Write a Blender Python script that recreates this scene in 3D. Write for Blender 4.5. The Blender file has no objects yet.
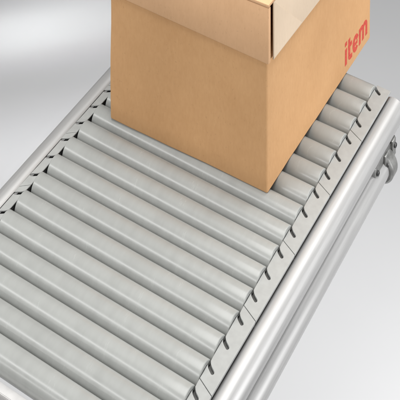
import bpy, bmesh, math, random
from mathutils import Vector, Matrix
random.seed(4)
P = 0.033                      # roller pitch in metres: every length below is in pitches
S = bpy.context.scene
COL = S.collection

# ------------------------------------------------------------------ materials
def new_mat(name):
    m = bpy.data.materials.new(name); m.use_nodes = True
    nt = m.node_tree
    return m, nt, nt.nodes['Principled BSDF']
def N(nt, t, **kw):
    n = nt.nodes.new(t)
    for k, v in kw.items(): setattr(n, k, v)
    return n
def noise(nt, scale, detail=4, rough=.6, vec=None, mscale=None):
    tc = N(nt, 'ShaderNodeTexCoord'); mp = N(nt, 'ShaderNodeMapping')
    nt.links.new(tc.outputs['Object'], mp.inputs['Vector'])
    if mscale: mp.inputs['Scale'].default_value = mscale
    n = N(nt, 'ShaderNodeTexNoise'); n.inputs['Scale'].default_value = scale
    n.inputs['Detail'].default_value = detail; n.inputs['Roughness'].default_value = rough
    nt.links.new(mp.outputs['Vector'], n.inputs['Vector'])
    return n
def ramp(nt, src, stops):
    r = N(nt, 'ShaderNodeValToRGB'); e = r.color_ramp.elements
    while len(e) < len(stops): e.new(.5)
    for el, (p, c) in zip(e, stops):
        el.position = p; el.color = (c, c, c, 1) if not isinstance(c, tuple) else (*c, 1)
    nt.links.new(src, r.inputs['Fac'])
    return r
def bump(nt, b, src, strength, dist=.001):
    u = N(nt, 'ShaderNodeBump'); u.inputs['Strength'].default_value = strength
    u.inputs['Distance'].default_value = dist
    nt.links.new(src, u.inputs['Height']); nt.links.new(u.outputs['Normal'], b.inputs['Normal'])

def surface(name, lo, hi, r0, r1, metallic=0., ior=1.5, scale=60, mscale=None, bstr=.05, bscale=400, bms=None, aniso=0., vary=False):
    m, nt, b = new_mat(name)
    n = noise(nt, scale, 5, .6, mscale=mscale)
    c = ramp(nt, n.outputs['Fac'], [(.3, lo), (.7, hi)])
    colour = c.outputs['Color']
    if vary:                                    # each piece a hair lighter or darker than the next
        oi = N(nt, 'ShaderNodeObjectInfo')
        v = ramp(nt, oi.outputs['Random'], [(0, .95), (1, 1.)])
        mx = N(nt, 'ShaderNodeMix', data_type='RGBA', blend_type='MULTIPLY'); mx.inputs[0].default_value = 1
        nt.links.new(colour, mx.inputs[6]); nt.links.new(v.outputs['Color'], mx.inputs[7]); colour = mx.outputs[2]
    nt.links.new(colour, b.inputs['Base Color'])
    rr = ramp(nt, n.outputs['Fac'], [(.3, r0), (.7, r1)])
    nt.links.new(rr.outputs['Color'], b.inputs['Roughness'])
    b.inputs['Metallic'].default_value = metallic
    b.inputs['IOR'].default_value = ior
    if bstr:
        n2 = noise(nt, bscale, 3, .6, mscale=bms)
        bump(nt, b, n2.outputs['Fac'], bstr, .0004)
    return m

M = {}
M['roller'] = surface('roller_grey', (.288, .294, .282), (.316, .323, .310), .23, .28, ior=1.45, scale=22, mscale=(4, 1.2, 1.2), bstr=.035, bscale=500, bms=(.08, 1, 1), vary=True)
M['cap'] = surface('roller_cap_grey', (.50, .51, .50), (.56, .57, .555), .35, .45, scale=200)
M['strip'] = surface('strip_plastic', (.30, .305, .296), (.34, .346, .335), .42, .5, scale=90, bstr=.12, bscale=1800, vary=True)
M['tube'] = surface('anodised_aluminium', (.39, .388, .384), (.44, .438, .433), .38, .46, metallic=.40, scale=40, mscale=(8, .25, 8), bstr=.06, bscale=700, bms=(1, .03, 1))
M['profile'] = surface('profile_aluminium', (.56, .55, .545), (.62, .61, .60), .4, .5, metallic=.35, scale=80)
M['cast'] = surface('cast_zinc', (.20, .20, .195), (.32, .32, .31), .35, .5, metallic=.7, scale=90, bstr=.3, bscale=900)
M['black'] = surface('black_plastic', (.010, .010, .010), (.016, .016, .016), .5, .6, scale=90)
M['dark'] = surface('dark_grey_plastic', (.05, .05, .048), (.065, .065, .062), .5, .6, scale=90)
M['bolt'] = surface('dark_steel', (.05, .05, .05), (.09, .09, .09), .35, .5, metallic=.6, scale=200)
M['red'] = surface('red_print', (.40, .036, .021), (.60, .078, .046), .6, .7, scale=330)

def cardboard(name, lo, hi, edge=False):
    m, nt, b = new_mat(name)
    big = noise(nt, 14, 4, .6)
    fib = noise(nt, 260, 6, .75, mscale=(1, 1, .35))
    fl = N(nt, 'ShaderNodeTexNoise'); fl.inputs['Scale'].default_value = 900
    mx = N(nt, 'ShaderNodeMix', data_type='FLOAT'); mx.inputs[0].default_value = .55
    nt.links.new(big.outputs['Fac'], mx.inputs[2]); nt.links.new(fib.outputs['Fac'], mx.inputs[3])
    c = ramp(nt, mx.outputs[0], [(.32, lo), (.68, hi)])
    speck = noise(nt, 420, 2, .5, mscale=(1, 1, .6))
    sp = ramp(nt, speck.outputs['Fac'], [(.27, .90), (.34, 1.)])
    cloud = noise(nt, 5.5, 3, .55, mscale=(1, 1, .55))
    cl = ramp(nt, cloud.outputs['Fac'], [(.3, .93), (.7, 1.05)])
    m1 = N(nt, 'ShaderNodeMix', data_type='RGBA', blend_type='MULTIPLY'); m1.inputs[0].default_value = 1
    m3 = N(nt, 'ShaderNodeMix', data_type='RGBA', blend_type='MULTIPLY'); m3.inputs[0].default_value = 1
    nt.links.new(c.outputs['Color'], m1.inputs[6]); nt.links.new(sp.outputs['Color'], m1.inputs[7])
    nt.links.new(m1.outputs[2], m3.inputs[6]); nt.links.new(cl.outputs['Color'], m3.inputs[7])
    nt.links.new(m3.outputs[2], b.inputs['Base Color'])
    b.inputs['Roughness'].default_value = .8
    b.inputs['IOR'].default_value = 1.35
    # faint flutes of the corrugated board showing through the liner + fibre grain
    tc = N(nt, 'ShaderNodeTexCoord'); sx = N(nt, 'ShaderNodeSeparateXYZ')
    nt.links.new(tc.outputs['Object'], sx.inputs[0])
    ad = N(nt, 'ShaderNodeMath', operation='ADD'); nt.links.new(sx.outputs['X'], ad.inputs[0]); nt.links.new(sx.outputs['Y'], ad.inputs[1])
    ml = N(nt, 'ShaderNodeMath', operation='MULTIPLY'); nt.links.new(ad.outputs[0], ml.inputs[0]); ml.inputs[1].default_value = 2 * math.pi / .0075
    sn = N(nt, 'ShaderNodeMath', operation='SINE'); nt.links.new(ml.outputs[0], sn.inputs[0])
    m2 = N(nt, 'ShaderNodeMath', operation='MULTIPLY_ADD'); nt.links.new(sn.outputs[0], m2.inputs[0]); m2.inputs[1].default_value = .10
    nt.links.new(fib.outputs['Fac'], m2.inputs[2])
    bump(nt, b, m2.outputs[0], .22, .0006)
    return m
M['card'] = cardboard('kraft_board', (.495, .275, .124), (.575, .335, .162))
M['lid'] = cardboard('lid_board', (.585, .35, .19), (.66, .405, .228))
M['pale'] = cardboard('pale_board', (.60, .475, .35), (.66, .53, .395))
M['cut'] = cardboard('board_cut_edge', (.55, .40, .27), (.63, .47, .33))

# ------------------------------------------------------------------ mesh helpers (input in pitches)
def obj(name, bm, mat, parent=None, loc=(0, 0, 0), sharp=35, smooth=True):
    me = bpy.data.meshes.new(name)
    bmesh.ops.recalc_face_normals(bm, faces=bm.faces)
    bmesh.ops.scale(bm, vec=(P, P, P), verts=bm.verts)
    bm.to_mesh(me); bm.free()
    for p in me.polygons: p.use_smooth = smooth
    if smooth: me.set_sharp_from_angle(angle=math.radians(sharp))
    o = bpy.data.objects.new(name, me); COL.objects.link(o)
    me.materials.append(mat)
    o.location = Vector(loc) * P
    if parent: o.parent = parent
    return o
def lathe(bm, prof, axis, centre, seg=64):
    """prof: (along, radius) list, revolved about an axis through centre"""
    rings = []
    for a, r in prof:
        ring = []
        for i in range(seg):
            t = 2 * math.pi * i / seg
            u, v = r * math.cos(t), r * math.sin(t)
            c = {'X': (a, u, v), 'Y': (u, a, v), 'Z': (u, v, a)}[axis]
            ring.append(bm.verts.new(Vector(c) + Vector(centre)))
        rings.append(ring)
    for A, B in zip(rings, rings[1:]):
        for i in range(seg):
            j = (i + 1) % seg
            bm.faces.new((A[i], A[j], B[j], B[i]))
    return rings
def box(bm, lo, hi, bev=0., seg=2):
    r = bmesh.ops.create_cube(bm, size=1)
    vs = r['verts']
    c = [(a + b) / 2 for a, b in zip(lo, hi)]; d = [b - a for a, b in zip(lo, hi)]
    for v in vs: v.co = Vector([c[i] + v.co[i] * d[i] for i in range(3)])
    if bev:
        es = list({e for v in vs for e in v.link_edges})
        bmesh.ops.bevel(bm, geom=es, offset=bev, segments=seg, profile=.5, affect='EDGES')
def prism(bm, pts, z0, z1, bev=0.):
    """extrude an XY outline from z0 up to z1"""
    vs = [bm.verts.new((x, y, z1)) for x, y in pts]
    f = bm.faces.new(vs)
    r = bmesh.ops.extrude_face_region(bm, geom=[f])
    for v in r['geom']:
        if isinstance(v, bmesh.types.BMVert): v.co.z = z0
    if bev:
        es = [e for e in bm.edges if all(abs(v.co.z - z1) < 1e-6 for v in e.verts)]
        bmesh.ops.bevel(bm, geom=es, offset=bev, segments=2, profile=.5, affect='EDGES')
def hexa(bm, c8, bev=0.):
    """8 corners: bottom loop 4, top loop 4"""
    v = [bm.verts.new(c) for c in c8]
    for q in ((0, 1, 2, 3), (4, 5, 6, 7), (0, 1, 5, 4), (1, 2, 6, 5), (2, 3, 7, 6), (3, 0, 4, 7)):
        bm.faces.new([v[i] for i in q])
    if bev:
        es = list({e for x in v for e in x.link_edges})
        bmesh.ops.bevel(bm, geom=es, offset=bev, segments=2, profile=.5, affect='EDGES')

def uneven(bm, amp, bev):
    """soften the edges of a board box and let its faces bow and ripple a little"""
    bmesh.ops.recalc_face_normals(bm, faces=bm.faces)
    bmesh.ops.bevel(bm, geom=list(bm.edges), offset=bev, segments=3, profile=.5, affect='EDGES')
    for k in range(4):
        es = [e for e in bm.edges if e.calc_length() > 1.0]
        if not es: break
        bmesh.ops.subdivide_edges(bm, edges=es, cuts=1, use_grid_fill=True)
    bm.normal_update()
    for v in bm.verts:
        n = v.normal.copy()
        v.co += n * amp * ripple(v.co)
AMP = .03
def ripple(c): return noise_at(c * .32) + .5 * noise_at(c * .9 + Vector((7, 3, 1)))
from mathutils.noise import noise as noise_at

# ------------------------------------------------------------------ floor
FZ = -0.85
def make_floor():
    bm = bmesh.new()
    vs = [bm.verts.new((x / P, y / P, FZ / P)) for x, y in ((-14, -8), (14, -8), (14, 24), (-14, 24))]
    bm.faces.new(vs)
    o = obj('floor', bm, FLOORM); o['kind'] = 'structure'
FLOORM = surface('white_floor', (.485, .487, .494), (.51, .512, .518), .5, .6, scale=1.2, bstr=0)
make_floor()

# ------------------------------------------------------------------ conveyor
conv = bpy.data.objects.new('roller_conveyor', None); COL.objects.link(conv)
conv['label'] = 'grey roller conveyor with silver tube side rails carrying the cardboard box'
conv['category'] = 'roller conveyor'
XR, XL = 0.055, -9.495          # roller ends
RR, AZ = .465, -.325            # roller radius, axis height
AY = lambda k: -k - .33         # axis of roller k (0 = far end)
NR = 18
# one roller and its two end caps, then copies
bm = bmesh.new()
ch = .035
prof = [(XL + .02, RR - .11), (XL + .004, RR - .10), (XL, RR - .055)]
prof = []
for t in range(5):
    a = math.pi / 2 * t / 4
    prof.append((XL + ch * (1 - math.sin(a)), RR - ch * (1 - math.cos(a))))
prof = [(XL, RR - .12)] + prof[::-1] if False else prof
left = [(XL, RR - .13)] + [(XL + ch * (1 - math.cos(math.pi / 2 * t / 4)), RR - ch * (1 - math.sin(math.pi / 2 * t / 4))) for t in range(5)]
right = [(XR - (a - XL), r) for a, r in left][::-1]
mid = [(XL + (XR - XL) * i / 8, RR) for i in range(1, 8)]
lathe(bm, left + mid + right, 'X', (0, 0, 0), 72)
roller0 = obj('roller', bm, M['roller'], conv, (0, AY(0), AZ))
caps0 = []
for s, x in ((1, XR), (-1, XL)):
    bm = bmesh.new()
    lathe(bm, [(x - s * .10, RR - .13), (x - s * .012, RR - .135), (x - s * .012, .18), (x - s * .04, .16), (x - s * .04, .085), (x + s * .06, .08), (x + s * .06, .0001)], 'X', (0, 0, 0), 40)
    caps0.append(obj('end_cap', bm, M['cap'], roller0))
for k in range(1, NR):
    r = roller0.copy(); COL.objects.link(r); r.parent = conv
    r.location = Vector((0, AY(k), AZ)) * P
    r.rotation_euler = (random.uniform(0, 6.28), 0, 0)
    for c in caps0:
        d = c.copy(); COL.objects.link(d); d.parent = r

# bearing strips: plastic segments three rollers long, slotted between the rollers
CX = -4.72
def strip_outline(y_far, y_near, mirror, outer, flush):
    """y_far > y_near; gaps between rollers sit at integer y"""
    xi = .10 if mirror else .075
    pts = [(xi, y_far)]
    n = math.floor(y_far)
    while n > y_near:
        # soft lobe towards the slot mouth, then the curved slot
        pts += [(xi + .012, n + .06), (xi + .02, n - .02), (xi + .075, n - .10), (xi + .15, n - .165), (xi + .25, n - .225), (xi + .315, n - .275),
                (xi + .335, n - .335), (xi + .31, n - .385), (xi + .265, n - .395), (xi + .17, n - .335), (xi + .08, n - .27),
                (xi + .02, n - .205), (xi - .005, n - .15), (xi - .012, n - .24)] 
        if n - .5 > y_near: pts += [(xi, n - .5)]
        n -= 1
    pts += [(xi, y_near), (outer, y_near - .30), (outer, y_far - (0 if flush else .30))]
    if mirror: pts = [(2 * CX - x, y) for x, y in pts]
    return pts
def strip(y_far, y_near, mirror):
    bm = bmesh.new()
    outer = .715 if not mirror else .455
    prism(bm, strip_outline(y_far - .012, y_near + .012, mirror, outer, y_far > 0), -.062 if mirror else -.095, -.02, .012)
    return obj('bearing_strip', bm, M['strip'], conv, smooth=False)
joints = [.34] + [-j + .28 for j in (3, 6, 9, 12, 15, 18)]
joints = [.10, -2.70, -5.70, -8.70, -11.70, -14.70, -17.70]
for a, b in zip(joints, joints[1:]):
    strip(a, b, False); strip(a, b, True)
# black bearing channels under the strips
for s in (0, 1):
    bm = bmesh.new()
    a, b = (.115 if s else .095), .38
    if s: a, b = 2 * CX - b, 2 * CX - a
    box(bm, (a, -18.0, -.98), (b, .02, -.13), .01)
    obj('bearing_channel', bm, M['black'] if s else M['dark'], conv)

# side tubes: two stacked on each side
TX, TZ, TR = .887, -.68, .488
TX_L = 2 * CX - TX
def tube(x, z, y0, y1, TR=.488):
    bm = bmesh.new()
    ri = TR - .07
    n = 10
    body = [(y0 + (y1 - y0) * i / n, TR) for i in range(1, n)]
    lathe(bm, [(y0 + .1, ri), (y0, ri), (y0, TR - .02), (y0 + .02, TR)] + body + [(y1 - .02, TR), (y1, TR - .02), (y1, ri), (y1 - .1, ri)], 'Y', (x, 0, z), 96)
    t = obj('rail_tube', bm, M['tube'], conv)
    for y, s in ((y1, 1),):
        bm = bmesh.new()
        lathe(bm, [(y - .3, ri - .004), (y + .02, ri - .004), (y + .04, ri - .03), (y + .04, .0001)], 'Y', (x, 0, z), 48)
        obj('end_plug', bm, M['cap'], t)
    return t
RB = .492
ZB = TZ - 1.0
BX = TX + .14; BX_L = 2 * CX - BX
tube(TX, TZ, -19.2, .06); tube(TX_L, TZ, -19.2, .06)
tube(BX, ZB, -19.2, -1.55, RB); tube(BX_L, ZB, -19.2, -1.85, RB)

# cross profile at the near end (slotted extrusion)
bm = bmesh.new()
y0 = -18.86; zt = -.52
sec = [(-17.86, zt), (-18.17, zt), (-18.17, zt - .10), (-18.07, zt - .10), (-18.07, zt - .32), (-18.65, zt - .32), (-18.65, zt - .10),
       (-18.55, zt - .10), (-18.55, zt), (-18.86, zt), (-18.86, zt - 1.0), (-17.86, zt - 1.0)]
xa, xb = TX_L + TR + .01, TX - TR - .01
va = [bm.verts.new((xa, y, z)) for y, z in sec]; vb = [bm.verts.new((xb, y, z)) for y, z in sec]
bm.faces.new(va); bm.faces.new(vb)
for i in range(len(sec)):
    j = (i + 1) % len(sec); bm.faces.new((va[i], va[j], vb[j], vb[i]))
bmesh.ops.bevel(bm, geom=[e for e in bm.edges if abs(e.verts[0].co.x - e.verts[1].co.x) > 1], offset=.02, segments=2, affect='EDGES')
obj('cross_profile', bm, M['profile'], conv)

# clamp that ties the lower tube to the upper one near the far end
def clamp(x, y0, y1, sgn):
    bm = bmesh.new()
    R1 = RB + .17
    yr = y0 + .42
    lathe(bm, [(yr, RB + .004), (yr, RB + .08), (yr + .05, R1 - .03), (yr + .09, R1), (y1 - .06, R1), (y1, R1 - .06), (y1, .0001)], 'Y', (x, 0, ZB), 72)
    c = obj('tube_clamp', bm, M['cast'], conv)
    bm = bmesh.new()       # saddle filling the valley between the two tubes
    zm = (ZB + TZ) / 2
    xa, xb = x + sgn * .02, x + sgn * .30
    def P8(ya, yb, za, zb): return [(xa, ya, za), (xb, ya + .16, za), (xb, yb, za), (xa, yb, za), (xa, ya, zb), (xb, ya + .3, zb), (xb, yb, zb), (xa, yb, zb)]
    hexa(bm, P8(y0 - .75, y1 + .55, zm - .25, zm + .22), .03)
    obj('clamp_saddle', bm, M['cast'], c)
    bm = bmesh.new()
    s0 = x + sgn * .30
    box(bm, (min(s0, s0 + sgn * .10), y0 + .30, zm - .42), (max(s0, s0 + sgn * .10), y0 + .62, zm + .20), .03)
    box(bm, (min(s0, s0 + sgn * .10), y1 + .05, zm - .40), (max(s0, s0 + sgn * .10), y1 + .40, zm + .30), .03)
    obj('clamp_lug', bm, M['cast'], c)
    for yy, zz in ((y0 - .35, zm - .02), (y0 + .46, zm - .20), (y1 + .24, zm + .06)):
        bm = bmesh.new()
        o = .0 if yy < y0 else .10 * sgn
        lathe(bm, [(0, .10), (.06 * sgn, .10), (.075 * sgn, .085), (.075 * sgn, .05), (.02 * sgn, .045), (.02 * sgn, .0001)], 'X', (s0 + o, yy, zz), 24)
        obj('clamp_bolt', bm, M['bolt'], c)
clamp(BX, -2.45, -1.45, 1)
clamp(BX_L, -2.75, -1.75, -1)

# legs: where the photograph's frame does not reach, they only carry the rails
for x, y, zt_ in ((BX, -18.9, ZB - RB), (BX_L, -18.9, ZB - RB), (TX_L, -1.2, TZ - TR)):
    bm = bmesh.new()
    lathe(bm, [(FZ / P + .25, TR), (zt_, TR)], 'Z', (x, y, 0), 48)
    l = obj('leg', bm, M['tube'], conv)
    bm = bmesh.new()
    lathe(bm, [(FZ / P, .0001), (FZ / P, .75), (FZ / P + .12, .72), (FZ / P + .3, TR + .03), (FZ / P + .3, .0001)], 'Z', (x, y, 0), 48)
    obj('foot', bm, M['black'], l)

# ------------------------------------------------------------------ cardboard box
BZ = AZ + RR + .004
A = Vector((-8.645, -7.587)); B = Vector((-1.312, -7.385)); C = Vector((-1.209, 2.305)); D = A + (C - B)
card = bpy.data.objects.new('cardboard_box', None); COL.objects.link(card)
ctr = (A + C) / 2
card.location = Vector((ctr.x, ctr.y, BZ)) * P
card['label'] = 'brown cardboard box with a lighter lid and red print, resting on the rollers'
card['category'] = 'cardboard box'
def L3(p, z): return Vector((p.x - ctr.x, p.y - ctr.y, z))
ux = (B - A).normalized(); uy = (C - B).normalized()
LZ0, LZ1 = 5.12, 7.46           # lid bottom and top above the box bottom
bm = bmesh.new()
hexa(bm, [L3(p, 0) for p in (A, B, C, D)] + [L3(p, LZ0 + .12) for p in (A, B, C, D)])
uneven(bm, AMP, .065)
obj('box_body', bm, M['card'], card)
# lid: top board, front and back flaps that lap the corners, side flaps between them
th = .13                         # board thickness
g = .012
lid_parent_bm = bmesh.new()
a = A - ux * (g + th) - uy * (g + th); b = B + ux * (g + th) - uy * (g + th)
c = C + ux * (g + th) + uy * (g + th); d = D - ux * (g + th) + uy * (g + th)
hexa(lid_parent_bm, [L3(p, LZ1 - .13) for p in (a, b, c, d)] + [L3(p, LZ1) for p in (a, b, c, d)], .035)
lid = obj('lid', lid_parent_bm, M['lid'], card); lid['label'] = 'paler tan lid with lapped corner flaps'
def flap(name, p, q, inward, z0p, z0q, z1, mat, bev=.03, th=.13):
    bm = bmesh.new()
    hexa(bm, [L3(p, z0p), L3(q, z0q), L3(q + inward * th, z0q), L3(p + inward * th, z0p)] +
             [L3(p, z1), L3(q, z1), L3(q + inward * th, z1), L3(p + inward * th, z1)], bev)
    return obj(name, bm, mat, lid)
zt = LZ1 - .135
flap('front_flap', a, b, uy, LZ0 + .22, LZ0, zt, M['lid'], .06, .20)
flap('back_flap', d, c, -uy, LZ0, LZ0, zt, M['lid'])
slit = .275
flap('side_flap', b + uy * (th + slit), c - uy * (th + .02), -ux, LZ0 - .04, LZ0 - .22, zt, M['pale'], .02, .055)['label'] = 'paler side flap of the lid'
flap('side_flap', a + uy * (th + slit), d - uy * (th + .02), ux, LZ0, LZ0, zt, M['lid'])
# glued corner tab folded over the side flap
bm = bmesh.new()
o0 = b + uy * (th + slit + .02)
def T(dy, z, out): 
    p = o0 + uy * dy + ux * out
    return L3(p, z)
tri = [(0, LZ0 + .0), (2.35, LZ0 - .02), (.05, zt - .03)]
lo = [bm.verts.new(T(y, z, -.005)) for y, z in tri]; hi = [bm.verts.new(T(y, z, .008)) for y, z in tri]
bm.faces.new(hi); bm.faces.new(lo)
for i in range(3): bm.faces.new((lo[i], lo[(i + 1) % 3], hi[(i + 1) % 3], hi[i]))
obj('corner_tab', bm, M['pale'], lid)

# red lettering on the right-hand face, reading away from the camera
def stroke(bm, pts, w, u0, sc, closed=False):
    """thick polyline in letter space (x along the face, y up), laid on the box's right face"""
    n = len(pts); L = []; R = []
    for i in range(n):
        p = Vector(pts[i])
        q0 = Vector(pts[i - 1]) if i > 0 or closed else p
        q1 = Vector(pts[(i + 1) % n]) if i < n - 1 or closed else p
        t = (q1 - q0).normalized(); nn = Vector((-t.y, t.x))
        L.append(p + nn * w / 2); R.append(p - nn * w / 2)
    return L, R
def letter(bm, pts, w, off):
    L, R = stroke(bm, pts, w, 0, 1)
    def put(v, out):
        p = B + uy * (off + v.x)
        p = p + ux * (out + AMP * ripple(L3(p, v.y)))
        return bm.verts.new(L3(p, v.y))
    lf = [put(v, .007) for v in L]; rf = [put(v, .007) for v in R]
    lb = [put(v, -.01) for v in L]; rb = [put(v, -.01) for v in R]
    for i in range(len(pts) - 1):
        bm.faces.new((lf[i], lf[i + 1], rf[i + 1], rf[i]))
        bm.faces.new((lb[i], lb[i + 1], lf[i + 1], lf[i])); bm.faces.new((rf[i], rf[i + 1], rb[i + 1], rb[i]))
    bm.faces.new((lb[0], lf[0], rf[0], rb[0])); bm.faces.new((lb[-1], lf[-1], rf[-1], rb[-1]))
word = bmesh.new()
z0, xh, w = .42, .72, .20
arc = lambda cx, cy, rx, ry, t0, t1, n: [(cx + rx * math.cos(math.radians(t0 + (t1 - t0) * i / n)), cy + ry * math.sin(math.radians(t0 + (t1 - t0) * i / n))) for i in range(n + 1)]
OFF = 7.02                       # distance of the first letter from the near corner
def at(pts): return [(x, y + z0) for x, y in pts]
letter(word, at([(.09, 0), (.09, xh)]), w, OFF)                                   # i
letter(word, at([(.09, xh + .12), (.09, xh + .29)]), w, OFF)
letter(word, at([(.42, xh + .24), (.42, .2)] + arc(.58, .2, .16, .115, 180, 270, 6) + [(.72, .085)]), w, OFF)   # t
letter(word, at([(.30, xh - .08), (.335, xh - .08)]), w * .9, OFF); letter(word, at([(.505, xh - .08), (.70, xh - .08)]), w * .9, OFF)
letter(word, at(arc(1.07, xh / 2, .215, xh / 2 - .08, -5, 318, 22)[2:]), w, OFF)  # e
letter(word, at([(.94, xh / 2 - .02), (1.26, xh / 2 - .02)]), w * .7, OFF)
letter(word, at([(1.52, 0), (1.52, xh)]), w, OFF)                                 # m
for x in (1.605, 1.965):
    letter(word, at(arc(x + .0975, xh - .24, .1775, .155, 150, 0, 10) + [(x + .275, 0)]), w, OFF)
obj('printed_lettering', word, M['red'], card)

# ------------------------------------------------------------------ light
def area(name, loc, target, size, sizey, power, col=(1, 1, 1), spread=180):
    l = bpy.data.lights.new(name, 'AREA'); l.shape = 'RECTANGLE'; l.size = size; l.size_y = sizey
    l.energy = power; l.color = col; l.spread = math.radians(spread)
    o = bpy.data.objects.new(name, l); COL.objects.link(o)
    o.location = loc; o.rotation_euler = (Vector(target) - Vector(loc)).to_track_quat('-Z', 'Y').to_euler()
    return o
TG = Vector((-.12, -.28, 0))
area('key_softbox', TG + Vector((.10, .22, 1.85)), TG + Vector((.10, .22, 0)), 1.3, 2.2, 28.5, (1, .99, .975), 120)
area('front_softbox', TG + Vector((-.45, -2.0, .55)), TG, 1.5, .14, 9, (1, .995, .98))
area('front_strip_light', TG + Vector((-.85, -1.45, 1.34)), TG, 2.6, .17, 26, (1, 1, 1))
area('back_strip_light', TG + Vector((.62, 1.45, 1.55)), TG + Vector((.1, 0, 0)), .35, .9, 9.5, (1, 1, 1))
area('side_softbox', (.97, -.02, .14), (.05, .2, -.25), .6, .5, 8.9, (1, 1, 1.01), 150)
area('floor_fill_lamp', (.62, .0, -.36), (-.08, .46, FZ), .4, .25, 1.8, (1, 1, 1), 80)  # extra low lamp, added only to brighten the floor at lower right
area('backdrop_beam', (-2.35, -.38, -.1), (-1.2, .77, FZ), .12, .12, .20, (1, 1, 1), 9)  # added beam, lays the upper pale band on the floor at left
area('backdrop_beam', (-2.15, -.70, -.1), (-.98, .47, FZ), .2, .2, .16, (1, 1, 1), 10)  # second added beam, brightens the floor below that band
W = bpy.data.worlds.new('World'); S.world = W; W.use_nodes = True
bg = W.node_tree.nodes['Background']; bg.inputs['Color'].default_value = (.97, .985, 1, 1); bg.inputs['Strength'].default_value = .15

# ------------------------------------------------------------------ camera (shift lens held level, as in the photograph: verticals stay vertical)
cam = bpy.data.cameras.new('camera'); co = bpy.data.objects.new('camera', cam); COL.objects.link(co)
co.location = Vector((21.923, -50.5007, 42.2009)) * P
co.rotation_euler = (math.pi / 2, 0, .5477)
cam.sensor_width = 36; cam.lens = 1256.9155 / 400 * 36
cam.shift_y = -(200 + 887.3284) / 400
cam.clip_start = .05; cam.clip_end = 200
S.camera = co
S.view_settings.view_transform = 'Standard'; S.view_settings.look = 'None'
S.view_settings.exposure = 0; S.view_settings.gamma = 1
